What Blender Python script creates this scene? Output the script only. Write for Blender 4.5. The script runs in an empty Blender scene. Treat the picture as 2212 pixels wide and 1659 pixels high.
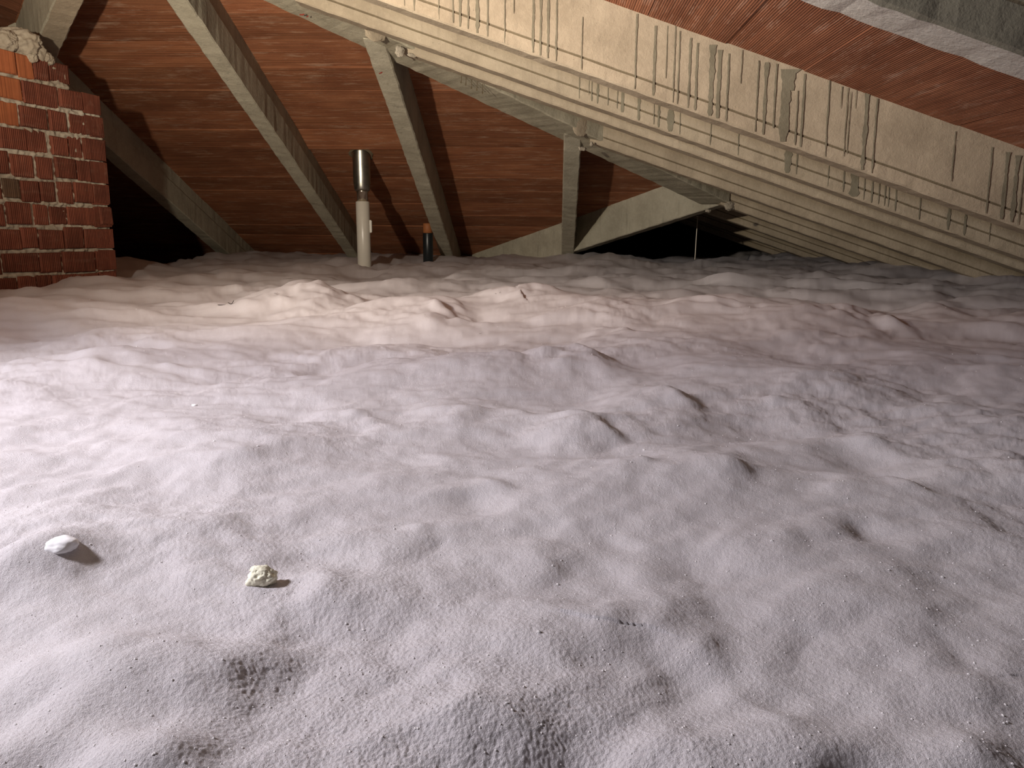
import bpy, bmesh, math, random
import numpy as np
from mathutils import Vector, Matrix, noise
random.seed(7)
C = bpy.context.scene.collection
SC = bpy.context.scene

# ------------------------------------------------------------------ camera
PITCH, YAW, ROLL, FPX = .197, .0418, .0084, 1589.26
def cam_axes():
    cy, sy, cp, sp = math.cos(YAW), math.sin(YAW), math.cos(PITCH), math.sin(PITCH)
    f = Vector((-sy*cp, cy*cp, -sp)); r = Vector((cy, sy, 0)); u = r.cross(f)
    c, s = math.cos(ROLL), math.sin(ROLL)
    return c*r + s*u, c*u - s*r, f
CR, CU, CF = cam_axes()
cam = bpy.data.cameras.new('camera'); cam.sensor_width = 36; cam.lens = 36*FPX/2212; cam.clip_start = .02
co = bpy.data.objects.new('camera', cam); C.objects.link(co)
co.matrix_world = Matrix((CR, CU, -CF)).transposed().to_4x4()
SC.camera = co

# ------------------------------------------------------------------ world, lamps, exposure
w = bpy.data.worlds.new('world'); SC.world = w; w.use_nodes = True
w.node_tree.nodes['Background'].inputs[0].default_value = (.010, .009, .010, 1)
w.node_tree.nodes['Background'].inputs[1].default_value = .3
def lamp(name, kind, loc, target, power, color, size, angle=None, blend=1):
    l = bpy.data.lights.new(name, kind); l.energy = power; l.color = color; l.shadow_soft_size = size
    if kind == 'SPOT': l.spot_size = angle; l.spot_blend = blend
    o = bpy.data.objects.new(name, l); C.objects.link(o); o.location = loc
    o.rotation_euler = (Vector(target)-Vector(loc)).to_track_quat('-Z', 'Y').to_euler()
    return o
LP = Vector((-1.30, .95, .44))
lamp('work_light_beam', 'SPOT', LP, (-.25, 3.7, 1.95), 300, (1, .875, .70), .03, math.radians(138), 1)
lamp('floor_fill_spot', 'SPOT', (-1.48, .52, .66), (.60, 1.0, -.3), 150, (.955, .925, 1.0), .11, math.radians(172), 1)  # added cool fill out of view, tilted down to brighten the near floor
SC.view_settings.view_transform = 'Standard'; SC.view_settings.look = 'None'
SC.view_settings.exposure = 0; SC.view_settings.gamma = 1; SC.view_settings.use_curve_mapping = False

# ------------------------------------------------------------------ roof geometry (camera at origin, Y away, Z up)
A, TB, B, TR, H = 2.2998, .4122, .5959, .3324, .2532      # soffit planes: back z=A-TB*y ; right z=B-TR*x ; tiles H above
TL, BL = .394, 2.03-.2532                                  # left plane soffit z=BL+TL*x
VS, VC = .393, -.024-.2532                                 # rear wing left plane soffit z=VC+VS*x
def zb(y): return A - TB*y
def zr(x): return B - TR*x
def hip_x(y): return (B - A + TB*y)/TR
def hip_y(x): return (A - B + TR*x)/TB
def lhip_y(x): return (A - BL - TL*x)/TB
def val_y(x): return (A - VC - VS*x)/TB
RX = (B - VC)/(TR + VS)      # rear ridge x
RX0 = (B - BL)/(TR + TL)     # front ridge x
def ray(px, py): return CF + CR*((px-1106)/FPX) + CU*((830-py)/FPX)
def un(px, py, n, d):
    v = ray(px, py); n = Vector(n); return v*(d/v.dot(n))

# ------------------------------------------------------------------ helpers
def tag(o, label=None, cat=None, group=None, kind=None):
    if label: o['label'] = label
    if cat: o['category'] = cat
    if group: o['group'] = group
    if kind: o['kind'] = kind
    return o
def link(name, me, mat, parent=None, loc=None):
    o = bpy.data.objects.new(name, me); C.objects.link(o)
    if mat is not None and len(me.materials) == 0:
        for m in (mat if isinstance(mat, (list, tuple)) else [mat]): me.materials.append(m)
    if loc is not None: o.location = loc
    if parent is not None:
        o.parent = parent
        o.matrix_parent_inverse = Matrix.Translation(-parent.location) if parent.rotation_euler.z == 0 else parent.matrix_basis.inverted()
    return o
def mesh(name, verts, faces, smooth=False, mi=None):
    me = bpy.data.meshes.new(name); me.from_pydata([tuple(v) for v in verts], [], faces); me.update()
    if smooth: me.polygons.foreach_set('use_smooth', [True]*len(me.polygons))
    if mi: me.polygons.foreach_set('material_index', mi)
    return me
def nz(p, s, seed=0): return noise.noise(Vector(p)*s + Vector((seed*17.3, seed*5.1, seed*3.7)))

# ------------------------------------------------------------------ materials
class NT:
    def __init__(self, name, rough=.9, spec=.2):
        self.m = bpy.data.materials.new(name); self.m.use_nodes = True; self.t = self.m.node_tree
        self.b = self.t.nodes['Principled BSDF']; self.b.inputs['Roughness'].default_value = rough
        self.b.inputs['Specular IOR Level'].default_value = spec
        self.co = self.t.nodes.new('ShaderNodeTexCoord')
    def n(self, typ, ins=None, **kw):
        x = self.t.nodes.new(typ)
        for k, v in kw.items(): setattr(x, k, v)
        for k, v in (ins or {}).items():
            if isinstance(v, bpy.types.NodeSocket): self.t.links.new(v, x.inputs[k])
            else: x.inputs[k].default_value = v
        return x
    def map(self, scale=(1, 1, 1), src='Object', loc=None, rot=(0, 0, 0)):
        i = {'Vector': self.co.outputs[src] if isinstance(src, str) else src, 'Scale': scale, 'Rotation': rot}
        if loc is not None: i['Location'] = loc
        return self.n('ShaderNodeMapping', i).outputs[0]
    def noise(self, vec, scale, detail=4, rough=.6): return self.n('ShaderNodeTexNoise', {'Vector': vec, 'Scale': scale, 'Detail': detail, 'Roughness': rough}).outputs['Fac']
    def ramp(self, fac, a, b, ca=(0, 0, 0, 1), cb=(1, 1, 1, 1)):
        r = self.n('ShaderNodeValToRGB', {'Fac': fac}); e = r.color_ramp.elements
        e[0].position = a; e[1].position = b; e[0].color = ca; e[1].color = cb
        return r.outputs[0]
    def mix(self, fac, a, b, bt='MIX'):
        x = self.n('ShaderNodeMix', data_type='RGBA', blend_type=bt)
        for k, v in ((0, fac), (6, a), (7, b)):
            if isinstance(v, bpy.types.NodeSocket): self.t.links.new(v, x.inputs[k])
            else: x.inputs[k].default_value = v if k == 0 else (*v[:3], 1)
        return x.outputs[2]
    def math(self, op, a, b=0.):
        x = self.n('ShaderNodeMath', operation=op)
        for k, v in ((0, a), (1, b)):
            if isinstance(v, bpy.types.NodeSocket): self.t.links.new(v, x.inputs[k])
            else: x.inputs[k].default_value = v
        return x.outputs[0]
    def bump(self, h, dist, strength=1, prev=None):
        i = {'Height': h, 'Distance': dist, 'Strength': strength}
        if prev is not None: i['Normal'] = prev
        return self.n('ShaderNodeBump', i).outputs[0]
    def out(self, col=None, nrm=None):
        if col is not None:
            if isinstance(col, bpy.types.NodeSocket): self.t.links.new(col, self.b.inputs['Base Color'])
            else: self.b.inputs['Base Color'].default_value = (*col[:3], 1)
        if nrm is not None: self.t.links.new(nrm, self.b.inputs['Normal'])
        return self.m

def concrete(name, base, dark, streak=.35, amt=.6, along=(1, 1, 1)):
    t = NT(name, .92, .15)
    g = t.n('ShaderNodeNewGeometry').outputs['Position']
    v = t.map(along, g)
    n1 = t.noise(v, 5, 5, .65); n2 = t.noise(t.map((38, 38, 4), g), 1, 3, .6); n3 = t.noise(g, 60, 3)
    c = t.mix(t.ramp(n1, .35, .68), dark, base)
    c = t.mix(t.math('MULTIPLY', t.ramp(n2, .58, .72), streak), c, tuple(x*.55 for x in base))
    c = t.mix(t.math('MULTIPLY', t.ramp(n3, .5, .8), .3), c, tuple(min(1, x*1.25) for x in base))
    c = t.mix(t.math('MULTIPLY', t.ramp(t.noise(g, 120, 2), .68, .74), amt), c, tuple(x*.4 for x in base))
    nb = t.bump(n3, .003, .7); nb = t.bump(t.noise(g, 220, 3), .0012, .8, nb)
    return t.out(c, nb)
M_RAFT = concrete('rafter_concrete', (.46, .385, .28), (.34, .28, .20))
M_GREY = concrete('grey_concrete', (.47, .435, .335), (.34, .31, .235), .7)
M_HIP = concrete('hip_concrete', (.48, .44, .33), (.33, .30, .22), .7)
M_SHADED = concrete('shaded_stained_concrete', (.25, .23, .165), (.15, .135, .10), .6)  # nearest rafter: stained concrete, with shade on its side painted into the colour
M_LINE = concrete('dirty_concrete', (.20, .16, .10), (.14, .11, .07))
M_STAIN = concrete('wet_stain_concrete', (.25, .225, .16), (.17, .15, .105), .2)
M_SOFF = concrete('pale_rough_concrete', (.60, .56, .48), (.47, .43, .36), .1)
M_MORT = concrete('mortar', (.50, .45, .36), (.33, .28, .21), 0)
M_SLAB = concrete('dark_screed', (.14, .12, .10), (.10, .08, .07))

def clay(name, base, dark, pale, axis, pitch=.0105, pale_amt=.6, bump=.0016):
    """grooved hollow clay; grooves run along local X (axis='X') or local Z"""
    t = NT(name, .85, .2)
    oi = t.n('ShaderNodeObjectInfo'); rnd = oi.outputs['Random']
    off = t.n('ShaderNodeCombineXYZ', {0: t.math('MULTIPLY', rnd, 37.), 1: t.math('MULTIPLY', rnd, 91.), 2: t.math('MULTIPLY', rnd, 13.)}).outputs[0]
    v = t.n('ShaderNodeVectorMath', {0: t.co.outputs['Object'], 1: off}, operation='ADD').outputs[0]
    sep = t.n('ShaderNodeSeparateXYZ', {0: t.co.outputs['Object']})
    cross = sep.outputs[1] if axis == 'X' else sep.outputs[0]
    wob = t.math('MULTIPLY', t.noise(t.map((1.2, 12, 12) if axis == 'X' else (12, 12, 1.2), v), 1, 1), .004)
    ph = t.math('MULTIPLY', t.math('ADD', cross, wob), 2*math.pi/pitch)
    s = t.math('MULTIPLY_ADD', t.math('SINE', ph), .5); s.node.inputs[2].default_value = .5
    st = (1.5, 130, 130) if axis == 'X' else (130, 130, 1.5)
    streak = t.noise(t.map(st, v), 1, 3, .7)
    big = t.noise(t.map((1.5, 4, 4) if axis == 'X' else (5, 5, 5), v), 2.2, 4)
    c = t.mix(t.ramp(big, .35, .7), dark, base)
    c = t.mix(t.math('MULTIPLY', t.ramp(streak, .42, .62), .62), c, tuple(x*.38 for x in base))
    hue = t.n('ShaderNodeHueSaturation', {'Color': c, 'Value': t.math('MULTIPLY_ADD', rnd, .45), 'Hue': .5}); hue.inputs['Value'].links[0].from_node.inputs[2].default_value = .78
    c = hue.outputs[0]
    pm = t.noise(t.map((2.2, 7, 7) if axis == 'X' else (6, 6, 4), v), 2.0, 5, .75)
    pm = t.math('MULTIPLY', t.ramp(pm, .55, .72), t.ramp(s, .45, .9))
    pm = t.math('MULTIPLY', pm, t.ramp(t.noise(t.map(st, v), 1.7, 2), .35, .6))
    c = t.mix(t.math('MULTIPLY', pm, pale_amt), c, pale)
    scuff = t.noise(t.map((5, 30, 30), v, rot=(0, 0, .6)), 1, 4, .7)
    c = t.mix(t.math('MULTIPLY', t.ramp(scuff, .55, .78), pale_amt*.5), c, pale)
    nb = t.bump(s, bump, .9); nb = t.bump(streak, .0008, .8, nb); nb = t.bump(t.noise(v, 160, 3), .0006, .6, nb)
    return t.out(c, nb)
M_TILE = clay('roof_clay', (.43, .178, .085), (.27, .098, .046), (.66, .47, .33), 'X', .0068, 1., .0014)
M_TILE2 = clay('roof_clay_ridged', (.37, .155, .085), (.24, .090, .048), (.62, .42, .32), 'X', .0072, 1., .0011)
M_BRICK = clay('brick_clay', (.27, .085, .050), (.17, .055, .034), (.45, .30, .22), 'Z', .0085, .35, .0022)
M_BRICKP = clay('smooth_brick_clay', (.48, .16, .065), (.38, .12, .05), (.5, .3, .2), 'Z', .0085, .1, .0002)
M_BRICKD = clay('dark_brick_clay', (.17, .10, .06), (.11, .07, .045), (.35, .27, .2), 'Z', .0085, .4, .0015)

def insulation():
    t = NT('loose_insulation', .95, .1)
    g = t.n('ShaderNodeNewGeometry').outputs['Position']
    n1 = t.noise(g, 3, 4); n2 = t.noise(g, 420, 3, .7); n3 = t.noise(g, 1000, 3, .8)
    c = t.mix(t.ramp(n1, .35, .7), (.60, .565, .575), (.71, .675, .685))
    c = t.mix(t.math('MULTIPLY', t.ramp(n2, .35, .5, (1, 1, 1, 1), (0, 0, 0, 1)), .22), c, (.55, .49, .51))
    vo = t.n('ShaderNodeTexVoronoi', {'Vector': g, 'Scale': 520.}).outputs['Distance']
    sp = t.noise(g, 75, 2)
    c = t.mix(t.math('MULTIPLY', t.ramp(n3, .36, .5, (1, 1, 1, 1), (0, 0, 0, 1)), .35), c, (.46, .41, .43))
    c = t.mix(t.math('MULTIPLY', t.ramp(n3, .58, .68), .5), c, (.92, .90, .90))
    c = t.mix(t.math('MULTIPLY', t.ramp(sp, .76, .80), .35), c, (.50, .42, .42))
    nb = t.bump(n1, .0001, .1)
    nb = t.bump(n2, .0013, .6, nb); nb = t.bump(n3, .0011, .9, nb)
    return t.out(c, nb)
M_INS = insulation()
def plain(name, col, rough=.6, metal=0., spec=.4, nscale=30, var=.25):
    t = NT(name, rough, spec); t.b.inputs['Metallic'].default_value = metal
    n = t.noise(t.co.outputs['Object'], nscale, 4)
    return t.out(t.mix(t.ramp(n, .3, .7), tuple(x*(1-var) for x in col), col), t.bump(n, .0006, .4))
M_GALV = plain('galvanised_steel', (.50, .49, .43), .33, 1., .5, 18, .35)
M_CHROME = plain('bright_steel', (.72, .66, .55), .22, 1., .5, 12, .2)
M_PVC = plain('white_pvc', (.62, .58, .50), .32, 0, .5, 8, .08)
M_BLACK = plain('black_plastic', (.012, .016, .018), .35, 0, .5)
M_ORANGE = plain('orange_plastic', (.42, .15, .05), .6)
M_DARK = plain('dark_debris', (.03, .02, .015), .8)
M_FOAM = plain('cream_foam', (.95, .92, .72), .8, 0, .2, 40, .12)
M_WHITE = plain('white_foam', (.93, .92, .93), .8, 0, .2, 40, .05)
M_ROD = plain('steel_rod', (.55, .50, .42), .4, .8)
M_GRAIN = plain('pale_grain', (.86, .83, .82), .8)

# ------------------------------------------------------------------ structure: floor slab, walls
def box(name, lo, hi, mat, parent=None):
    x0, y0, z0 = lo; x1, y1, z1 = hi
    vs = [(x, y, z) for z in (z0, z1) for y in (y0, y1) for x in (x0, x1)]
    return link(name, mesh(name, vs, [(0, 2, 3, 1), (4, 5, 7, 6), (0, 1, 5, 4), (2, 6, 7, 3), (0, 4, 6, 2), (1, 3, 7, 5)]), mat, parent)
tag(box('floor', (-6.2, -4.2, -.98), (3.9, 12.2, -.86), M_SLAB), kind='structure')
tag(box('wall_left', (-6.3, -4.2, -.86), (-6.1, 12.2, .05), M_SLAB), kind='structure')
tag(box('wall_right', (3.7, -4.2, -.86), (3.9, 12.2, .05), M_SLAB), kind='structure')
tag(box('wall_back', (-6.1, 12.0, -.86), (3.7, 12.2, .9), M_SLAB), kind='structure')
tag(box('wall_front', (-6.1, -4.2, -.86), (3.7, -4.0, 1.45), M_SLAB), kind='structure')

# ------------------------------------------------------------------ sloped ceilings and their clay tiles
def clip(poly, a, b, c):            # keep a*x+b*y<=c
    out = []
    for i in range(len(poly)):
        p, q = poly[i], poly[(i+1) % len(poly)]
        fp, fq = a*p[0]+b*p[1]-c, a*q[0]+b*q[1]-c
        if fp <= 0: out.append(p)
        if (fp < 0 < fq) or (fq < 0 < fp):
            s = fp/(fp-fq); out.append((p[0]+s*(q[0]-p[0]), p[1]+s*(q[1]-p[1])))
    return out
def clips(poly, hs):
    for h in hs:
        poly = clip(poly, *h)
        if len(poly) < 3: return []
    ar = abs(sum(poly[i][0]*poly[(i+1) % len(poly)][1]-poly[(i+1) % len(poly)][0]*poly[i][1] for i in range(len(poly))))/2
    return poly if ar > .0006 else []
# half planes (x,y)
HIP = (TR, -TB, A-B)            # back side of right hip: TR*x - TB*y <= B-A  -> see below
def below_hip(side):            # side 'back' or 'right'
    return (TR, -TB, -(A-B)) if side == 'back' else (-TR, TB, (A-B))
def at_lhip(side): return (-TL, -TB, -(A-BL)) if side == 'back' else (TL, TB, (A-BL))
def at_val(side): return (VS, TB, (A-VC)) if side == 'back' else (-VS, -TB, -(A-VC))
zback = lambda x, y: zb(y)+H
zright = lambda x, y: zr(x)+H
zleft = lambda x, y: BL+TL*x+H
zwing = lambda x, y: VC+VS*x+H
def prism(poly, zf, t0, t1, org):
    n = len(poly)
    vs = [(x-org[0], y-org[1], zf(x, y)+t0-org[2]) for x, y in poly]+[(x-org[0], y-org[1], zf(x, y)+t1-org[2]) for x, y in poly]
    f = [tuple(range(n))[::-1], tuple(range(n, 2*n))]+[(i, (i+1) % n, n+(i+1) % n, n+i) for i in range(n)]
    return vs, f
def slab(poly, zf):
    vs, f = prism(poly, zf, .045, .16, (0, 0, 0))
    return tag(link('ceiling', mesh('ceiling', vs, f), M_SLAB), kind='structure')
BIG = 30
# back hip end, right slope, left slope, rear wing left slope
S_back = slab(clips([(-7, -5), (4, -5), (4, 7.6), (-7, 7.6)], [below_hip('back'), at_lhip('back'), at_val('back'), (0, -1, 0)]), zback)
yn3 = hip_y(RX)
S_right = slab([(RX0, -4.2), (3.9, -4.2), (3.9, 12.2), (RX, 12.2), (RX, yn3), (RX0, hip_y(RX0))], zright)
S_left = slab([(-6.3, -4.2), (RX0, -4.2), (RX0, hip_y(RX0)), (-6.3, lhip_y(-6.3))], zleft)
S_wing = slab(clips([(-6, 4), (RX, 4), (RX, 12.2), (-6, 12.2)], [at_val('wing'), (0, -1, -4.9)]), zwing)

def tile(poly, zf, parent, rot, mat, slope, drop=0):
    """poly in plan; slightly inset, local X along the grooves"""
    cx = sum(p[0] for p in poly)/len(poly); cy = sum(p[1] for p in poly)/len(poly)
    dz = random.uniform(-.0025, .0025)
    org = Vector((cx, cy, zf(cx, cy)))
    vs, f = prism(poly, zf, dz, .044, org)
    if drop: vs = [(x, y, z+(drop*(.5+y/STEP) if i < len(poly) else 0)) for i, (x, y, z) in enumerate(vs)]
    c, s = math.cos(-rot), math.sin(-rot)
    vs = [(c*x-s*y, s*x+c*y, z) for x, y, z in vs]
    o = link('roof_tile', mesh('roof_tile', vs, f), mat)
    o.rotation_euler.z = rot; o.location = org; o.parent = parent
    return o
G = .0022
# back slope rows, 0.207 m up the slope
STEP = .207/math.hypot(1, TB); Y0 = 4.0/math.hypot(1, TB)
XR = [-4.6, -3.6, -2.60, -1.55, -.778, .14, 1.05, 1.6]
for r in range(-6, 17):
    ya, yb = Y0+r*STEP+G, Y0+(r+1)*STEP-G
    for i in range(len(XR)-1):
        p = clips([(XR[i]+G, ya), (XR[i+1]-G, ya), (XR[i+1]-G, yb), (XR[i]+G, yb)], [below_hip('back'), at_lhip('back'), at_val('back')])
        if p: tile(p, zback, S_back, 0, M_TILE, TB, -.017 if (r == 5 and i == 3) else 0)
# right slope
YB = [1.4186, 2.6926, 3.2062, 3.5007, 4.2337, 4.9563, 5.75, 6.55, 7.4]
WX = .2655
for k in range(-9, 9):
    xa, xb = .601+k*WX+.0016, .601+(k+1)*WX-.0016
    for j in range(len(YB)-1):
        y0, y1 = YB[j]+.043+G, YB[j+1]+.043-G
        hs = [below_hip('right')] if y1 < yn3 else [(-1, 0, -RX)]
        p = clips([(xa, y0), (xb, y0), (xb, y1), (xa, y1)], hs)
        if p: tile(p, zright, S_right, math.pi/2, M_TILE2, TR)
# left slope beyond the left hip beam
for k in range(0, 9):
    xb = -2.0-k*WX-G; xa = xb-WX+2*G
    for y0, y1 in ((2.4, 3.4), (3.4, 4.4), (4.4, 5.4)):
        p = clips([(xa, y0+G), (xb, y0+G), (xb, y1-G), (xa, y1-G)], [at_lhip('left')])
        if p: tile(p, zleft, S_left, math.pi/2, M_TILE2, TL)

# ------------------------------------------------------------------ precast concrete beams
def beam(name, p0, p1, w, h, mats, label, cat, group=None, stripe=None, step=None, rough=.0012, seed=0, soffit_mat=False, front=-1, parent=None):
    """p0,p1: ends of the soffit centre line; vertical sides. front=-1: stripe on the side facing right-hand of direction"""
    p0, p1 = Vector(p0), Vector(p1); d = p1-p0; L = d.length; hd = Vector((d.x, d.y, 0)).normalized(); nx = Vector((hd.y, -hd.x, 0))
    c = .006
    def side(sg):
        o = [(sg*(w/2-c), 0, 0), (sg*w/2, c, 0)]
        if stripe:
            s0, s1, dep = stripe
            o += [(sg*w/2, s0, 0), (sg*(w/2-dep), s0+.001, 1), (sg*(w/2-dep), s1-.001, 1), (sg*w/2, s1, 0)]
        if step: o += [(sg*w/2, step[0], 0), (sg*(w/2+step[1]), step[0]+abs(step[1]), 0)]; o += [(sg*(w/2+step[1]), h, 0)]
        else: o += [(sg*w/2, h*.5, 0), (sg*w/2, h, 0)]
        return o
    R_ = side(1); L_ = side(-1)[::-1]
    prof = R_ + L_
    n = len(prof); N = max(2, int(L/.035)); vs = []
    for i in range(N+1):
        p = p0+d*(i/N)
        for (u, z, _) in prof:
            q = p+nx*u+Vector((0, 0, z))
            e = 1.0 if z < .01 else (.7 if z > h-.01 else .45)
            j = rough*e
            q += nx*(nz(q, 23, seed)*j*2.4+nz(q, 90, seed+2)*j*1.2)*(1 if u > 0 else -1)+Vector((0, 0, (nz(q, 31, seed+1)*j*1.6+nz(q, 110, seed+4)*j) if z < h*.9 else 0))
            vs.append(q-p0)
    fs, mi = [], []
    nR = len(R_)
    for i in range(N):
        for k in range(n):
            k2 = (k+1) % n
            fs.append((i*n+k, (i+1)*n+k, (i+1)*n+k2, i*n+k2))
            m = 0
            if stripe and prof[k][2] and prof[k2][2]: m = 1
            if soffit_mat and k == n-1: m = 2
            mi.append(m)
    fs.append(tuple(range(n))); mi.append(0); fs.append(tuple(N*n+k for k in range(n))[::-1]); mi.append(0)
    me = mesh(name, vs, fs, False, None)
    for m in mats: me.materials.append(m)
    me.polygons.foreach_set('material_index', mi)
    bm = bmesh.new(); bm.from_mesh(me); bmesh.ops.recalc_face_normals(bm, faces=bm.faces); bm.to_mesh(me); bm.free()
    o = link(name, me, None, parent, p0)
    if label: tag(o, label, cat, group)
    return o
GR = 'parallel concrete rafters of the right roof slope'
W = .090
rl = {0: 'nearest concrete rafter at the top right with a broad pale rough soffit',
      1: 'large tan concrete rafter covered in long dark drip stains, nearest below the ridged clay tiles',
      2: 'drip-stained concrete rafter just behind the largest one, only its lower edge in view',
      3: 'concrete rafter starting at the broken mortar joint above the strut beside the black pipe',
      4: 'concrete rafter starting at the pale mortar patch in the middle of the hip beam',
      5: 'concrete rafter starting at the lower end of the hip beam, above the dark opening',
      6: 'shaded concrete rafter first beyond the lower end of the hip beam',
      7: 'shaded concrete rafter second beyond the lower end of the hip beam',
      8: 'farthest shaded concrete rafter low in the dark behind the hip beam'}
rafters = {}
for k, y in enumerate(YB):
    yc = y+W/2
    xs = hip_x(yc)+.06 if yc < yn3 else RX
    xs = max(xs, RX0)
    f = 1 if yc < yn3 else 1
    mats = [M_RAFT, M_LINE, M_SOFF if k == 0 else M_RAFT] if k != 0 else [M_SHADED, M_LINE, M_SOFF]
    stripe = (.044, .0525, .003) if k else (.075, .085, .004)
    ww = W if k else .105
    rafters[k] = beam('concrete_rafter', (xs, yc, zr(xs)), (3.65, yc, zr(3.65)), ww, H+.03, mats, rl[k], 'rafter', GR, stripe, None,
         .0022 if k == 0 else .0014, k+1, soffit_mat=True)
GJ = 'concrete rafters carrying the back roof slope'
jl = {'a': (-2.60, 'dim concrete rafter behind the brick pillar, beside the black opening'),
      'b': (-1.55, 'long diagonal concrete rafter between the brick pillar and the white pipe'),
      'c': (-.778, 'concrete rafter leaning down beside the black pipe with orange top'),
      'd': (.145, 'short near-upright concrete rafter standing at the left end of the valley beam')}
for key, (x, lab) in jl.items():
    ys = hip_y(x)-.02 if key != 'a' else lhip_y(x)
    ww = .098 if key != 'b' else .092
    xe = x+(.05 if key == 'd' else 0)
    beam('concrete_rafter', (x, ys, zb(ys)), (xe, 7.0 if key != 'd' else 6.35, zb(7.0 if key != 'd' else 6.35)), ww, H+.03, [M_GREY, M_LINE, M_GREY], lab, 'rafter', GJ, None, (.15, -.014) if key in 'ab' else (.2, -.004), .0016, 20+ord(key))
# hip beam (right)
wh = .235
ya, yb_ = 2.80, 5.03
beam('hip_beam', (hip_x(ya), ya, zb(ya)), (hip_x(yb_), yb_, zb(yb_)), wh, H+.03, [M_HIP, M_LINE, M_HIP], 'long diagonal hip beam of grey concrete where the two roof slopes meet', 'beam', None, None, (.16, -.004), .002, 40)
# left hip beam on the brick pillar
dl = Vector((-1, TL/TB, -TL)); ps = Vector((-1.62, lhip_y(-1.62), 0)); ps.z = zb(ps.y)
P0 = Vector((-2.068, 3.251, .96))
# its near lower edge passes (-2.407,3.576,.826) and (-2.068,3.251,.96)
def lh(x): return Vector((x, lhip_y(x), zb(lhip_y(x))))
bd = Vector((-.339, .325, -.134)); bc = P0+Vector((.69, .72, 0))*.052
beam('hip_beam', bc-bd*1.25, bc+bd*3.4, .104, H+.03, [M_GREY, M_LINE, M_RAFT], 'concrete beam resting on top of the brick pillar at the upper left', 'beam', None, None, None, .0018, 50, soffit_mat=True)
# valley beam
v0 = Vector((1.066, 5.119, .19)); v1 = Vector((.189, 5.866, -.118)); dv = (v1-v0)
vn = Vector((-dv.y, dv.x, 0)).normalized()
if vn.y < 0: vn = -vn
va = v0-dv*.22+vn*.06; vb = v0+dv*2.1+vn*.06
beam('valley_beam', va, vb, .12, .27, [M_GREY, M_LINE, M_GREY], 'short concrete valley beam rising to the right above the black opening', 'beam', None, None, None, .002, 60)

# drip stains on two rafters
def drips(k, lst, ext=0):
    y = YB[k]-.0016; dd = 0; par = rafters[k]; rnd = random.Random(k)
    for (px, y0, y1, wpx) in lst:
        y -= .00006
        a = un(px+(y1-y0)*.02, y0-ext, (0, 1, 0), y); b = un(px, y1, (0, 1, 0), y)
        zt = zr(a.x)+H-.004; za = min(a.z, zt); zbm = max(b.z, zr(b.x)+.006)
        if y0 <= 0: za = zt if y0 == 0 and k == 1 and px > 1 else za
        if za-zbm < .01: continue
        wm = max(wpx*.85, 1.8)*y/FPX; N = max(5, int((za-zbm)/.012)); vs = []; fs = []
        x0 = (a.x+b.x)/2
        for i in range(N+1):
            t = i/N; z = za+(zbm-za)*t
            wob = (noise.noise(Vector((px*.37, z*14, k)))*.35+noise.noise(Vector((px*.11, z*45, k)))*.3)
            xx = b.x+(1-t)*(a.x-b.x)*.3+wob*.0035
            hw = wm/2*(1+.55*noise.noise(Vector((z*22, px, 3.3)))+(.7*max(0, 1-t*6) if wpx > 6 else 0)+.5*noise.noise(Vector((z*60, px, 9))))*(1 if t < .95 else .55)
            vs += [(xx-hw*(1+.3*noise.noise(Vector((z*70, px, 1)))), y, z), (xx+hw*(1+.3*noise.noise(Vector((z*70, px, 5)))), y, z)]
        fs = [(2*i, 2*i+1, 2*i+3, 2*i+2) for i in range(N)]
        vs = [(v[0]-par.location.x, v[1]-par.location.y, v[2]-par.location.z) for v in vs]
        o = link('drip_stain', mesh('drip_stain', vs, fs), M_STAIN, None)
        o.parent = par
drips(1, [(874,0,13,2),(895,0,29,4),(948,0,43,1),(979,0,50,3),(994,0,58,6),(1011,0,63,4),(1031,0,72,8),(1053,0,79,4),(1090,0,93,3),(1110,0,30,2),
  (1151,0,114,5),(1167,0,121,5),(1183,0,127,5),(1201,0,133,4),(1256,37,153,2),(1371,30,194,4),(1411,56,209,6),(1438,56,170,2),(1453,56,224,3),(1463,67,226,3),
  (1486,82,235,5),(1501,93,239,5),(1533,97,254,11),(1549,108,258,8),(1568,116,265,4),(1600,108,181,2),(1631,131,286,3),(1648,135,293,7),(1670,138,277,5),
  (1691,150,306,20),(1706,150,196,30),(1717,196,314,3),(1729,160,318,5),(1782,168,340,3),(1816,187,235,2),(1822,190,338,2),(1829,198,333,2),(1847,194,235,2),
  (1862,198,370,9),(1883,213,377,4),(2055,284,392,3),(2130,318,463,4),(2163,329,476,8),(2185,336,480,9),(2199,336,486,3)])
drips(2, [(1251,159,213,2),(1272,168,206,2),(1278,168,219,3),(1291,174,224,5),(1313,183,228,2),(1333,192,235,2),(1344,192,243,7),(1379,206,262,6),(1412,220,269,2),
  (1422,224,277,5),(1447,228,288,14),(1468,239,291,2),(1534,262,314,2),(1594,284,336,2),(1700,323,377,13),(1720,333,377,3),(1788,359,403,2),(1821,370,415,3),(1844,374,430,20),
  (1865,389,435,2),(1882,392,439,4),(1897,396,442,2),(1910,400,445,2),(1918,407,448,2),(1933,409,456,3),(1985,432,475,3),(2047,445,499,7),(2082,461,512,6),(2136,486,523,2)], 70)

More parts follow.
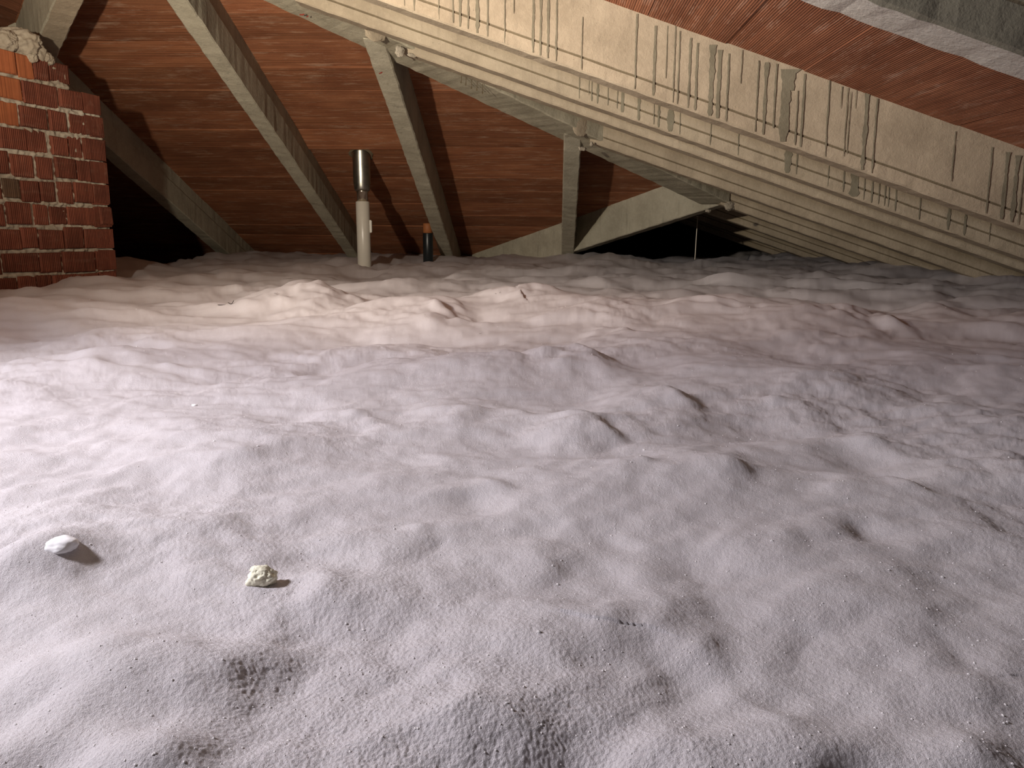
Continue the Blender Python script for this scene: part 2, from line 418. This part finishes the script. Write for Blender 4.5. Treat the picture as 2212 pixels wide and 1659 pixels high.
# mortar lumps at the joints
def lump(name, loc, r, mat, parent, seed, amp=.45, sub=3, squash=(1, 1, 1), label=None, cat=None, freq=2.2):
    bm = bmesh.new(); bmesh.ops.create_icosphere(bm, subdivisions=sub, radius=1)
    for v in bm.verts:
        q = v.co.copy(); d = 1+amp*nz(q, freq*.6, seed)+amp*.5*nz(q, freq*1.7, seed+1)+amp*.25*nz(q, freq*4.2, seed+2)
        v.co = Vector((q.x*squash[0], q.y*squash[1], q.z*squash[2]))*d*r
    me = bpy.data.meshes.new(name); bm.to_mesh(me); bm.free(); me.polygons.foreach_set('use_smooth', [True]*len(me.polygons))
    o = link(name, me, mat, None); 
    if parent is not None: o.parent = parent; o.location = Vector(loc)-parent.location
    else: o.location = loc
    if label: tag(o, label, cat)
    return o
hipo = bpy.data.objects['hip_beam']
def on_hip(px, py, off=0): # point on hip side face plane
    n = Vector((TB/TR, 1, 0)).normalized(); nn = Vector((n.y, -n.x, 0)); c0 = Vector((hip_x(4), 4, 0))+nn*(wh/2+off)
    return un(px, py, nn, nn.dot(c0))
for i, (px, py, r, sq) in enumerate([(812, 66, .050, (1.1, .13, .9)), (864, 112, .022, (1, .3, 1)), (890, 120, .014, (1.5, .4, .6)), (1256, 270, .060, (1, .12, 1.0)), (1258, 322, .016, (1.6, .5, .6)), (1278, 312, .012, (1, .4, 1)),
                                     (1578, 445, .045, (1.2, .5, .6)), (1530, 456, .016, (1.6, .6, .6))]):
    lo_ = lump('mortar_patch', on_hip(px, py, -.006), r, M_MORT if i not in (0, 3) else M_RAFT, hipo, i+3, .20 if i in (0, 3) else .45, 4, sq)
    lo_.rotation_euler.z = math.atan2(1, TB/TR)

hn = Vector((TB/TR, 1, 0)).normalized(); hn = Vector((hn.y, -hn.x, 0))
for (px, y0, y1) in [(997,154,181),(1007,157,186),(1019,161,193),(1031,165,197),(1043,168,204)]:
    a = on_hip(px+1, y0, .0022); b = on_hip(px-1, y1, .0022); hd_ = Vector((-hn.y, hn.x, 0)); vs = []
    N = 10
    for i in range(N+1):
        t = i/N; c = a.lerp(b, t)+hd_*(.0012*noise.noise(Vector((px, t*5, 0)))); hw = .0022*(1+.4*noise.noise(Vector((px, t*9, 2))))*(2.2 if i == N-1 else 1)
        vs += [c-hd_*hw-hipo.location, c+hd_*hw-hipo.location]
    o = link('drip_stain', mesh('drip_stain', vs, [(2*i, 2*i+1, 2*i+3, 2*i+2) for i in range(N)]), M_LINE); o.parent = hipo
M_RED = plain('red_paint', (.35, .06, .04), .7)
def mark(par, px, py, L, ang):
    c = un(px, py, (0, TB, 1), A-.0022); ex = Vector((math.cos(ang), -math.sin(ang), TB*math.sin(ang)))*L; ey = Vector((math.sin(ang), math.cos(ang), -TB*math.cos(ang)))*L*.3
    ring_ = [c+ex*math.cos(k/9*2*math.pi)*(1+.3*math.sin(k*2.3))+ey*math.sin(k/9*2*math.pi)*(1+.4*math.cos(k*3.1))-par.location for k in range(9)]
    o = link('paint_mark', mesh('paint_mark', ring_, [tuple(range(9))]), M_RED); o.parent = par; o['label'] = 'small red paint mark'
jc = [o for o in bpy.data.objects if o.get('label', '').startswith('concrete rafter leaning')][0]
mark(jc, 822, 158, .013, .6); mark(hipo, 652, 32, .014, .2); mark(hipo, 664, 36, .009, .7)

# ------------------------------------------------------------------ brick pillar
P2 = Vector((-2.115, 3.60, 0)); pd = Vector((.286, .958, 0)).normalized(); pn = Vector((pd.y, -pd.x, 0))   # pn: outward normal of the seen face
CH = .1035; ZB = -.076
pil = bpy.data.objects.new('brick_pillar', None); C.objects.link(pil); pil.location = (P2.x, P2.y, -.3); pil.empty_display_size = .2
tag(pil, 'rough red brick pillar at the left with uneven pale mortar joints', 'pillar')
PL, PD = .80, .42
def pt(s, dpt, z): return P2-pd*s-pn*dpt+Vector((0, 0, z))
tops = [1.02]*3
rb = random.Random(11)
rows = []
k0 = -3
for k in range(k0, 8):
    z0 = ZB+k*CH-.0
    sskip = 0.0
    if k == 7: sskip = .15
    s = sskip; first = True
    while s < PL:
        wbr = rb.choice([.072, .085, .095, .105, .12, .165])
        if k in (6, 5) and .30 < s+wbr < .62 and s > .3: wbr = max(wbr, .2)
        rows.append((k, s, min(wbr, PL-s+.03), z0)); s += wbr+rb.choice([.003, .006, .010, .018])
def brick(k, s, wbr, z0, side=False):
    h = CH-rb.uniform(.005, .024); dz = rb.uniform(-.005, .005); pr = rb.uniform(-.008, .006); dpt = .1
    tilt = rb.uniform(-.004, .004)
    # local box, origin at centre, local X along the face, Z up, rounded front edges
    hw = wbr/2; hh = h/2; c = .005
    vs = []; 
    for (y, ins) in ((0, c), (c, 0), (dpt, 0)):
        for (x, z) in ((-hw+ins, -hh+ins), (hw-ins, -hh+ins), (hw-ins, hh-ins), (-hw+ins, hh-ins)):
            vs.append((x+rb.uniform(-.002, .002)+z*tilt*8, y, z+rb.uniform(-.0022, .0022)+x*tilt*3))
    fs = [(0, 1, 2, 3)]+[(a+b, a+(b+1) % 4+0, a+4+(b+1) % 4, a+4+b) for a in (0, 4) for b in range(4)]+[(11, 10, 9, 8)]
    q = rb.random()
    m = M_BRICKD if q < .045 else M_BRICK
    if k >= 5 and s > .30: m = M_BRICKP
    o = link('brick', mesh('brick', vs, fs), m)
    if not side:
        pos = pt(s+hw, -.0-pr, z0+CH/2+dz); o.rotation_euler.z = math.atan2(-pd.y, -pd.x)
        o.rotation_euler.z = math.atan2(pd.y, pd.x)
    else:
        pos = P2-pn*(s+hw)+pd*pr+Vector((0, 0, z0+CH/2+dz)); o.rotation_euler.z = math.atan2(pn.y, pn.x)+math.pi
    o.parent = pil; o.location = pos-pil.location
    if m is M_BRICKP and 'label' not in o: o['label'] = 'smooth bright orange brick face'
    if m is M_BRICKD: o['label'] = 'smoke-darkened brick'
    return o
for r in rows: brick(*r)
for k in range(k0, 7):          # far side and near side faces of the pillar
    s = .0 if k % 2 else -.0
    while s < PD-.06:
        wbr = rb.choice([.1, .12, .16]); brick(k, s, min(wbr, PD-s), ZB+k*CH, True); s += wbr+.01
# mortar core: bumpy sheet just behind the brick faces
def core(fa, fb, z0, z1, depth, nmx, nmz, seed):
    vs, fs = [], []
    for j in range(nmz+1):
        for i in range(nmx+1):
            s = fa+(fb-fa)*i/nmx; z = z0+(z1-z0)*j/nmz
            q = Vector((s, z, seed)); row = ((z-ZB)/CH) % 1; 
            jb = max(0, 1-min(row, 1-row)/.13)
            d = -.012+.013*jb*(noise.noise(q*26)+.45)+.010*noise.noise(q*55)
            if s < .004 or s > fb-.004: d -= .01
            vs.append(pt(s+.004, -min(d, .011), z))
    n = nmx+1
    fs = [(j*n+i, j*n+i+1, (j+1)*n+i+1, (j+1)*n+i) for j in range(nmz) for i in range(nmx)]
    # close the body behind it
    b = len(vs); 
    for (s, z) in ((fa+.01, z0), (fb, z0), (fb, z1), (fa+.01, z1)): vs.append(pt(s, depth, z))
    fs += [(0, b, b+1, nmx), (n*nmz, n*nmz+nmx, b+2, b+3), tuple(j*n for j in range(nmz+1))+(b+3, b), tuple(j*n+nmx for j in range(nmz, -1, -1))+(b+1, b+2), (b, b+3, b+2, b+1)]
    me = mesh('mortar_core', [v-pil.location for v in vs], fs, True)
    bm = bmesh.new(); bm.from_mesh(me); bmesh.ops.recalc_face_normals(bm, faces=bm.faces); bm.to_mesh(me); bm.free()
    o = link('mortar_core', me, M_MORT); o.parent = pil; return o
core(0, PL, ZB+k0*CH, ZB+7*CH-.012, PD-.01, 150, 200, 1)
core(.155, PL, ZB+7*CH-.02, ZB+8*CH-.012, PD-.1, 110, 24, 2)
# mortar bedding the beam on the pillar
for i, (s, d, z, r, sq) in enumerate([(.33, .06, .79, .075, (1.2, 1, .9)), (.26, .05, .755, .05, (1.2, .8, .8)), (.21, .06, .72, .035, (1.2, .8, 1)), (.42, .05, .79, .05, (1.1, .8, .9)), (.34, .02, .745, .03, (1.5, .6, 1)), (.17, .06, .69, .025, (1.1, .7, 1.3)), (.55, .08, .77, .03, (2, .7, .8))]):
    lump('mortar_bed', pt(s, d, z), r, M_MORT, pil, 30+i, .30, 5, sq)

# ------------------------------------------------------------------ pipes
def lathe(name, prof, mat, parent, n=32, caps=True):
    vs, fs = [], []
    for (r, z) in prof:
        for i in range(n): a = 2*math.pi*i/n; vs.append((r*math.cos(a), r*math.sin(a), z))
    for k in range(len(prof)-1):
        for i in range(n): j = (i+1) % n; fs.append((k*n+i, k*n+j, (k+1)*n+j, (k+1)*n+i))
    if caps: fs += [tuple(range(n))[::-1], tuple((len(prof)-1)*n+i for i in range(n))]
    me = mesh(name, vs, fs, True)
    o = link(name, me, mat); o.parent = parent; return o
def thing(name, loc, label, cat, group=None):
    o = bpy.data.objects.new(name, None); C.objects.link(o); o.location = loc; o.empty_display_size = .1
    return tag(o, label, cat, group)
def vp(px, py, Y): return un(px, py, (0, 1, 0), Y)
PY = 4.935
pb = vp(788, 590, PY)
vent = thing('vent_pipe', (pb.x, pb.y, pb.z-.05), 'white plastic vent pipe with a galvanised steel upper length rising into the clay roof', 'pipe')
def zz(py): return vp(788, py, PY).z-vent.location.z
rr = lambda px: px/2*PY/FPX*1.0
lathe('lower_pipe', [(rr(29), -.15), (rr(29), zz(437)), (rr(26), zz(435.5))], M_PVC, vent)
lathe('reducer', [(rr(23), zz(440)), (rr(23), zz(417)), (rr(26), zz(415)), (rr(26), zz(412.5)), (rr(20), zz(412)), (rr(20), zz(410))], M_CHROME, vent)
lathe('upper_pipe', [(rr(29), zz(413)), (rr(33), zz(409)), (rr(34), zz(402)), (rr(36), zz(396)), (rr(37), zz(330)), (rr(38), zz(290))], M_GALV, vent)
# small clamp strip on the right of the white pipe
def boxl(name, lo, hi, mat, parent, label=None):
    x0, y0, z0 = lo; x1, y1, z1 = hi
    vs = [(x, y, z) for z in (z0, z1) for y in (y0, y1) for x in (x0, x1)]
    me = mesh(name, vs, [(0, 2, 3, 1), (4, 5, 7, 6), (0, 1, 5, 4), (2, 6, 7, 3), (0, 4, 6, 2), (1, 3, 7, 5)])
    bm = bmesh.new(); bm.from_mesh(me); bmesh.ops.bevel(bm, geom=bm.edges[:], offset=min(x1-x0, y1-y0, z1-z0)*.2, segments=2, affect='EDGES'); bm.to_mesh(me); bm.free()
    o = link(name, me, mat); o.parent = parent
    if label: o['label'] = label
    return o
boxl('side_clip', (rr(29)-.004, -.014, zz(503)), (rr(29)+.013, .012, zz(476)), M_PVC, vent)
# broken edge of the tile round the pipe
pt_ = Vector((0, PY, zback(0, PY)))
ring = thing('pipe_collar', (pb.x, pt_.y, pt_.z), 'dark ragged mortar collar where the vent pipe passes through the clay roof', 'collar')
vs, fs = [], []
n = 40
for (rad, dz) in ((rr(40), -.002), (rr(40)+.012, -.005), (rr(40)+.022, .01)):
    for i in range(n):
        a = 2*math.pi*i/n; r2 = rad*(1+(.12*nz((math.cos(a)*2, math.sin(a)*2, rad), 1.5, 5) if rad > rr(41) else 0))
        x, y = r2*math.cos(a), r2*math.sin(a); vs.append((x, y, dz-TB*y))
for k in range(2):
    for i in range(n): j = (i+1) % n; fs.append((k*n+i, k*n+j, (k+1)*n+j, (k+1)*n+i))
co_ = link('mortar_ring', mesh('mortar_ring', vs, fs, True), M_LINE); co_.parent = ring
BY = 5.55
bb = vp(925, 562, BY)
bp = thing('black_pipe', (bb.x, bb.y, bb.z-.05), 'short black plastic pipe with an orange top beside the middle rafter', 'pipe')
r2 = 21.5/2*BY/FPX; zt = vp(925, 505, BY).z-bp.location.z; zt2 = vp(925, 483, BY).z-bp.location.z
lathe('pipe_body', [(r2, -.12), (r2, zt), (r2*.96, zt+.004)], M_BLACK, bp)
lathe('pipe_end', [(r2*.93, zt-.01), (r2*.93, zt2-.003), (r2*.85, zt2)], M_ORANGE, bp)
# thin rod under the valley beam
ra = vp(1503.5, 455, 5.9); rbm = vp(1501, 556, 5.9); zrf = zr(ra.x)
rod = thing('steel_rod', (rbm.x, rbm.y, rbm.z-.06), 'thin upright steel rod standing in the dark opening under the valley beam', 'rod')
L_ = (ra.z-rod.location.z)
def tube(name, a, b, r, mat, parent, n=10, r1=None):
    a, b = Vector(a), Vector(b); d = (b-a).normalized(); u = d.orthogonal().normalized(); v = d.cross(u); r1 = r if r1 is None else r1
    vs = [p+(u*math.cos(2*math.pi*i/n)+v*math.sin(2*math.pi*i/n))*q for p, q in ((a, r), (b, r1)) for i in range(n)]
    fs = [(i, (i+1) % n, n+(i+1) % n, n+i) for i in range(n)]+[tuple(range(n))[::-1], tuple(range(n, 2*n))]
    o = link(name, mesh(name, vs, fs), mat); o.parent = parent; return o
tube('rod_shaft', (0, 0, -.1), (.005, 0, L_), .0052, M_ROD, rod)
lathe('rod_nut', [(.011, L_-.05), (.011, L_-.035)], M_ROD, rod, 6)

# ------------------------------------------------------------------ loose insulation (height field, denser near the viewer)
rngp = np.random.RandomState(5); PERM = rngp.permutation(4096); GA = rngp.rand(4096)*2*np.pi; GX, GY = np.cos(GA), np.sin(GA)
def pn2(x, y, seed=0):
    x = x+seed*13.17; y = y+seed*7.31
    xi = np.floor(x).astype(np.int64); yi = np.floor(y).astype(np.int64); fx = x-xi; fy = y-yi
    u = fx*fx*fx*(fx*(fx*6-15)+10); v = fy*fy*fy*(fy*(fy*6-15)+10)
    def g(i, j, dx, dy):
        hsh = PERM[(PERM[(xi+i) & 4095]+(yi+j)) & 4095]; return GX[hsh]*dx+GY[hsh]*dy
    a = g(0, 0, fx, fy); b = g(1, 0, fx-1, fy); c = g(0, 1, fx, fy-1); d = g(1, 1, fx-1, fy-1)
    return (a+u*(b-a))+v*((c+u*(d-c))-(a+u*(b-a)))
FEAT = [ (790,592,80,9,-.035,0), # px, py, half width px, half height px, height m, skew
 (1230,1290,210,85,.022,.0),(1480,1400,60,70,-.006,0),(130,1160,70,40,.016,0),(20,1180,60,50,.012,0),(1080,800,190,22,.030,0),(930,690,110,26,.030,0),(1010,715,50,18,-.018,0),
 (985,880,90,22,.016,0),(560,940,130,40,.016,0),(300,1090,180,40,.012,0),(300,1360,230,80,.020,0),(600,1400,90,70,-.008,0),(90,1600,130,60,-.008,0),(330,1560,150,60,.014,0),(470,1540,60,40,-.004,0),
 (1540,1000,170,50,.022,0),(1320,930,60,25,-.014,0),(1250,900,110,24,.018,0),(1040,1040,70,30,-.012,0),(900,1000,140,30,.012,0),(640,1100,110,30,-.012,0),(1150,1110,120,30,-.010,0),
 (1840,1250,170,70,.018,0),(2070,1330,90,80,-.007,0),(1900,980,80,30,-.014,0),(1750,950,120,36,.018,0),(1870,1110,60,22,-.012,0),(1700,1560,260,70,.010,0),(1300,1600,200,60,-.012,0),(1900,1650,120,50,-.014,0),
 (2150,1130,100,40,.014,0),(1650,700,260,26,.035,0),(1250,700,200,22,.030,0),(640,670,110,14,.028,0),(120,690,200,18,.03,0),(1740,830,180,30,.020,0),(2100,900,140,40,.022,0),(350,830,160,30,.018,0),
 (90,820,80,30,.02,0),(700,800,60,18,-.016,0),(640,880,70,18,-.012,0),(200,960,140,40,-.010,0),(1500,770,110,20,.02,0),(1400,800,60,15,-.015,0),(760,1230,200,50,.012,0),(680,1160,120,30,-.008,0),
 (1650,1150,120,40,.012,0),(1480,1160,80,30,-.010,0),(1000,1480,180,60,.012,0),(2100,1560,120,60,.012,0),(1100,640,110,9,.035,0),(1500,640,140,9,.03,0),(1850,640,120,10,-.03,0),(300,620,140,8,.03,0),
 (800,620,90,6,-.02,0),(250,583,60,6,.045,0),(1280,575,70,5,.05,0),(600,553,80,5,.05,0),(1890,556,50,6,.06,0),(1000,560,60,4,-.03,0),(850,575,40,4,-.035,0)]
FE = []
for (px, py, wx, hy, amp, sk) in FEAT:
    q = un(px, py, (0, 0, 1), -.27 if py > 650 else -.21); Y = q.y
    FE.append((q.x, q.y, wx*Y/FPX, max(hy*Y*Y/(FPX*.27), .02), amp))
CREASE = [
 ([(1380,1490),(1470,1570),(1590,1700)],.008,.010),([(1480,1410),(1650,1510),(1830,1680)],.006,.010),([(1050,1320),(1200,1420),(1390,1490)],.006,.012),
 ([(1380,1230),(1460,1290),(1475,1350),(1440,1400)],.010,.016),([(500,1290),(590,1350),(650,1430)],.008,.014),([(400,1470),(490,1560)],.004,.012),
 ([(0,1160),(90,1185),(160,1225),(360,1290)],.008,.010),([(1230,900),(1290,930),(1350,950)],.018,.012),([(1010,1000),(1060,1030),(1040,1070)],.010,.012),
 ([(1310,970),(1370,1000),(1410,1035)],.010,.012),([(1850,1000),(1930,1040),(2070,1080)],.010,.014),([(1960,1220),(2060,1330),(2110,1420),(2250,1500)],.009,.018),
 ([(1370,840),(1450,870),(1560,920)],.018,.018),([(1200,770),(1260,790),(1310,830)],.022,.022),([(880,690),(960,705),(1010,730)],.020,.02),([(940,680),(1000,700),(1060,735)],.018,.018),
 ([(600,790),(670,810),(720,850)],.016,.02),([(1810,1080),(1880,1110),(1930,1130)],.008,.012),([(380,920),(470,960),(560,990)],.010,.018),([(580,1080),(700,1120),(880,1130)],.006,.012),
 ([(700,870),(800,900),(900,940)],.010,.02),([(1120,1120),(1180,1150),(1260,1190)],.007,.012),([(1120,620),(1160,635),(1200,650)],.02,.02),([(1060,640),(1120,650),(1180,670)],.02,.02),
 ([(1600,860),(1700,880),(1800,920)],.014,.02),([(1780,700),(1900,720),(2000,750)],.02,.03),([(1450,690),(1560,700),(1640,715)],.022,.025),([(1200,730),(1330,735),(1420,755)],.018,.025),
 ([(560,660),(700,672),(790,690)],.03,.05),([(200,760),(340,790),(430,820)],.016,.03),([(90,1300),(190,1330),(260,1390)],.006,.012),([(640,1200),(760,1225),(900,1236)],.006,.010),
 ([(60,1480),(180,1530),(260,1600)],.008,.014),([(1600,1250),(1700,1310),(1760,1330)],.006,.010),([(1300,1130),(1430,1150),(1560,1190)],.007,.012),([(1000,1250),(1090,1270),(1160,1300)],.006,.012),
 ([(870,1100),(900,1125),(960,1140)],.008,.010),([(1000,850),(1080,880),(1180,900)],.014,.018),([(1500,1000),(1580,1020),(1640,1060)],.009,.014),([(1780,940),(1900,950),(2050,960)],.010,.016)]
CR_ = []
for pts, a_, w_ in CREASE:
    P_ = np.array([tuple(un(px, py, (0, 0, 1), -.275 if py > 650 else -.22))[:2] for px, py in pts]); CR_.append((P_, a_, w_))
def base(x, y):
    r = np.hypot(x, y)
    b = np.interp(y, [-4, .2, .8, 2.0, 3.6, 4.8, 6.0, 7.6, 12], [-.30, -.305, -.292, -.262, -.222, -.196, -.165, -.16, -.2])
    # heap drops behind the valley, and runs up a little below the right eave
    drop = np.clip((y-(6.3+.25*np.sin(x*3)))/.6, 0, 1)*np.clip((x-.2)/.3, 0, 1)*np.clip((2.1-x)/.4, 0, 1)
    b = b-drop*.45
    b = b+.03*np.clip((x-2.0)/1.0, 0, 1)
    # deep behind the brick pillar
    b = b-.25*np.clip((y-4.4)/.8, 0, 1)*np.clip((-2.6-x)/.4, 0, 1)
    return b
def height(x, y, fine=True):
    z = base(x, y)
    for (fx, fy, sx, sy, a) in FE:
        dx = (x-fx)/sx; dy = (y-fy)/sy
        z = z+a*np.exp(-(dx*dx+dy*dy)*.8)
    for (P, a, ww) in CR_:
        best = None
        m = (x > P[:, 0].min()-.3) & (x < P[:, 0].max()+.3) & (y > P[:, 1].min()-.3) & (y < P[:, 1].max()+.3)
        if not m.any(): continue
        xs, ys = x[m], y[m]; dist = np.full(xs.shape, 9.); sgn = np.ones(xs.shape); tt = np.zeros(xs.shape)
        xw = xs+.012*pn2(xs*22, ys*22, 21); yw = ys+.012*pn2(xs*22, ys*22, 22)
        nseg = len(P)-1
        for i in range(nseg):
            dx, dy = P[i+1]-P[i]; L2 = dx*dx+dy*dy
            t = np.clip(((xw-P[i, 0])*dx+(yw-P[i, 1])*dy)/L2, 0, 1)
            ex = xw-P[i, 0]-t*dx; ey = yw-P[i, 1]-t*dy; d = np.hypot(ex, ey)
            u = d < dist; dist = np.where(u, d, dist); sgn = np.where(u, np.sign(ex*1.0+ey*.25+1e-9), sgn); tt = np.where(u, (i+t)/nseg, tt)
        sd = dist*sgn           # positive: on the side away from the lamp
        ww = ww*1.7; prof = np.where(sd < 0, np.exp(-(sd/(3.4*ww))**2), np.exp(-(sd/(1.15*ww))**2))
        z[m] = z[m]+.78*a*prof*np.sin(np.pi*tt)**1.2*(1+1.1*pn2(xs*16, ys*16, 23))
    r = np.hypot(x, y); sc = np.clip(.44+r*.27, 0, 1.5)
    wx = x+.09*pn2(x*2.1, y*2.1, 1)+.025*pn2(x*6, y*6, 2); wy = y+.09*pn2(x*2.1, y*2.1, 3)+.025*pn2(x*6, y*6, 4)
    u = wx*.92+wy*.38; v = -wx*.38+wy*.92
    h0 = pn2(u*2.4, v*3.3, 5)
    h1 = pn2((u+.10*h0)*2.4, v*3.3, 5); h2 = pn2((u+.05*h0)*4.8+3, v*6.6, 6)
    h2 = pn2((u+.05*h2)*4.8+3, v*6.6, 6)
    h3 = pn2(u*9.5, v*13, 7); h3 = pn2((u+.022*h3)*9.5, v*13, 7)
    z = z+sc*(.026*pn2(u*1.1, v*1.5, 9)+.034*h1+.021*h2+.0095*h3)
    rd = 1-np.abs(h2)*2.4; z = z+sc*.006*np.clip(rd, -1, 1)*np.clip(.3+2*pn2(x*1.3, y*1.3, 8), 0, 1)
    mk = np.clip(2.2*pn2(x*2.3, y*2.3, 12)+.15, 0, 1)
    z = z+mk*(.0078*pn2(u*17, v*23, 10)+.0034*pn2(x*41, y*47, 11))+.0040*pn2(u*21, v*29, 17)+.0012*pn2(x*50, y*50, 16)
    if fine:
        z = z+(.5+.8*mk)*(.0006*pn2(x*110, y*110, 13)+.00065*pn2(x*260, y*260, 14)+.0007*pn2(x*470, y*470, 15))
    return z
def field():
    dense = np.linspace(math.radians(-44), math.radians(44), 1050)
    coarse = np.linspace(math.radians(44), math.radians(316), 90)[1:-1]
    ang = np.concatenate([dense, coarse])
    v = np.linspace(1659+420, 575, 900); vv = (v-513)/FPX          # tan below horizon, roughly
    r = .30/vv*np.cos(0); r = r*np.interp(v, [513, 700, 2000], [.80, .95, 1.0])
    far = np.geomspace(r[-1], 12.2, 60)[1:]
    r = np.concatenate([[.03, .08, .14, .2], r[r > .22], far]); r = np.unique(r)
    AA, RRr = np.meshgrid(ang, r)
    X = RRr*np.sin(AA); Y = RRr*np.cos(AA)
    X = X-math.sin(YAW)*Y*0
    np.clip(X, -6.05, 3.66, out=X); np.clip(Y, -3.95, 11.95, out=Y)
    Z = height(X, Y)
    nr, na = X.shape
    idx = np.arange(nr*na).reshape(nr, na)
    a = idx[:-1, :]; b = idx[1:, :]
    a2 = np.roll(a, -1, 1); b2 = np.roll(b, -1, 1)
    F = np.stack([a, a2, b2, b], -1).reshape(-1, 4)[:, ::-1]
    me = bpy.data.meshes.new('loose_insulation')
    V = np.stack([X, Y, Z], -1).reshape(-1, 3).astype(np.float32)
    me.vertices.add(len(V)); me.vertices.foreach_set('co', V.ravel())
    nf = len(F); me.loops.add(nf*4); me.loops.foreach_set('vertex_index', F.ravel().astype(np.int32))
    me.polygons.add(nf); me.polygons.foreach_set('loop_start', np.arange(0, nf*4, 4, dtype=np.int32))
    me.polygons.foreach_set('use_smooth', np.ones(nf, dtype=bool))
    me.update(calc_edges=True); me.validate()
    print('field faces', nf)
    return link('loose_insulation', me, M_INS)
ins = field()
tag(ins, 'deep rolling bed of loose white granular insulation covering the attic floor', 'insulation', None, 'stuff')
def hz(x, y): return float(height(np.array([x]), np.array([y]))[0])
def land(px, py):      # where a pixel ray meets the heap
    v = ray(px, py); t = .2; prev = t
    while t < 9:
        p = v*t
        if p.z < hz(p.x, p.y): break
        prev = t; t *= 1.01
    return v*((prev+t)/2)

# coarse grains lying on the bed
def grains():
    rg = random.Random(3); tv, tf = [], []
    bm = bmesh.new(); bmesh.ops.create_icosphere(bm, subdivisions=1, radius=1); bv = [v.co.copy() for v in bm.verts]; bf = [tuple(v.index for v in f.verts) for f in bm.faces]; bm.free()
    pts = []
    for i in range(1500):
        px = rg.uniform(-150, 2360); py = 600+1150*rg.random()**.8
        q = un(px, py, (0, 0, 1), -.27 if py > 650 else -.22); pts.append(q)
    xs = np.array([p.x for p in pts]); ys = np.array([p.y for p in pts]); zs = height(xs, ys)
    for i in range(len(pts)):
        r = rg.uniform(.0004, .0009)*(1+.35*ys[i])
        if rg.random() < .03: r *= 1.7
        b = len(tv); sx, sy, sz = rg.uniform(.7, 1.2), rg.uniform(.7, 1.2), rg.uniform(.6, 1)
        tv += [(xs[i]+c.x*r*sx*rg.uniform(.85, 1.15), ys[i]+c.y*r*sy, zs[i]+c.z*r*sz) for c in bv]
        tf += [tuple(b+j for j in f) for f in bf]
    o = link('coarse_grains', mesh('coarse_grains', tv, tf), M_GRAIN)
    tag(o, 'scattered coarser white grains lying on the insulation', 'grains', None, 'stuff')
grains()

# foam chunk
p = land(568, 1262)
ch = thing('foam_lump', (p.x, p.y, p.z), 'cream yellow lump of hardened foam lying on the insulation in the foreground', 'foam lump')
fr = .0112
lump('foam_body', (p.x, p.y, p.z+.005), fr, M_FOAM, ch, 3, .28, 5, (1.12, 1.0, .9), freq=1.6)
lump('foam_curl', (p.x-.004, p.y+.002, p.z+.0115), fr*.50, M_FOAM, ch, 8, .6, 4, (1.1, 1, .75), freq=2.5)
lump('foam_curl', (p.x-.0005, p.y-.004, p.z+.0095), fr*.42, M_FOAM, ch, 12, .6, 4, (1.1, 1, .8), freq=2.5)
lump('foam_curl', (p.x+.006, p.y-.001, p.z+.008), fr*.40, M_FOAM, ch, 15, .6, 4, (1.1, 1, .8), freq=2.5)
# white piece on the left
p = land(125, 1172)
o = lump('foam_scrap', (p.x, p.y, p.z-.003), .0160, M_WHITE, None, 21, .15, 4, (1.0, .9, .45)); tag(o, 'smooth white foam scrap half buried at the left of the foreground', 'foam scrap')
p = land(420, 878); o = lump('foam_scrap', (p.x, p.y, p.z+.001), .0042, M_WHITE, None, 23, .35, 3, (1.2, .8, .7)); tag(o, 'tiny white foam crumb lying on the left middle of the insulation', 'foam scrap')

# dark bits of debris
def leafbit(px, py, wpx, label, seed, curl=.5):
    p = land(px, py); L = wpx*p.y/FPX; n = 9; vs = []; fs = []
    for i in range(n+1):
        t = i/n-.5; hw = L*.14*(1-(2*t)**2)**.5+L*.02; zc = L*curl*.5*(4*t*t)*(1 if t > 0 else .4)+L*.06
        for s in (-1, 1):
            for up in (0, L*.05): vs.append((t*L, s*hw+t*L*.15, zc+up))
    for i in range(n):
        a = i*4; b = a+4; fs += [(a, b, b+2, a+2), (a+1, a+3, b+3, b+1), (a, a+1, b+1, b), (a+2, b+2, b+3, a+3)]
    fs += [(0, 2, 3, 1), (n*4, n*4+1, n*4+3, n*4+2)]
    o = link('debris_flake', mesh('debris_flake', vs, fs), M_DARK); o.location = (p.x, p.y, p.z+.0005); tag(o, label, 'debris', 'dark flakes of debris lying on the insulation')
leafbit(479, 661, 17, 'flat dark flake on the insulation, left one of the pair below the pillar side', 1, .1)
leafbit(499, 658, 13, 'curled dark flake on the insulation, right one of the pair left of the pipe', 2, 1.2)
leafbit(596, 635, 8, 'small dark flake on the insulation between the pair and the white pipe', 3, .3)
leafbit(606, 634, 6, 'tiny dark flake beside the small one left of the white pipe', 4, .6)
leafbit(741, 660, 5, 'tiny dark flake on the insulation below the white pipe', 5, .6)
leafbit(1075, 637, 11, 'dark chip on the insulation crest below the valley beam', 6, .9)
leafbit(1038, 722, 6, 'tiny dark chip in the fold of the middle mound', 7, .5)
leafbit(50, 603, 34, 'dark bent scrap at the foot of the brick pillar', 8, -.3)
leafbit(1705, 633, 4, 'tiny dark speck on the far right of the insulation', 9, .4)
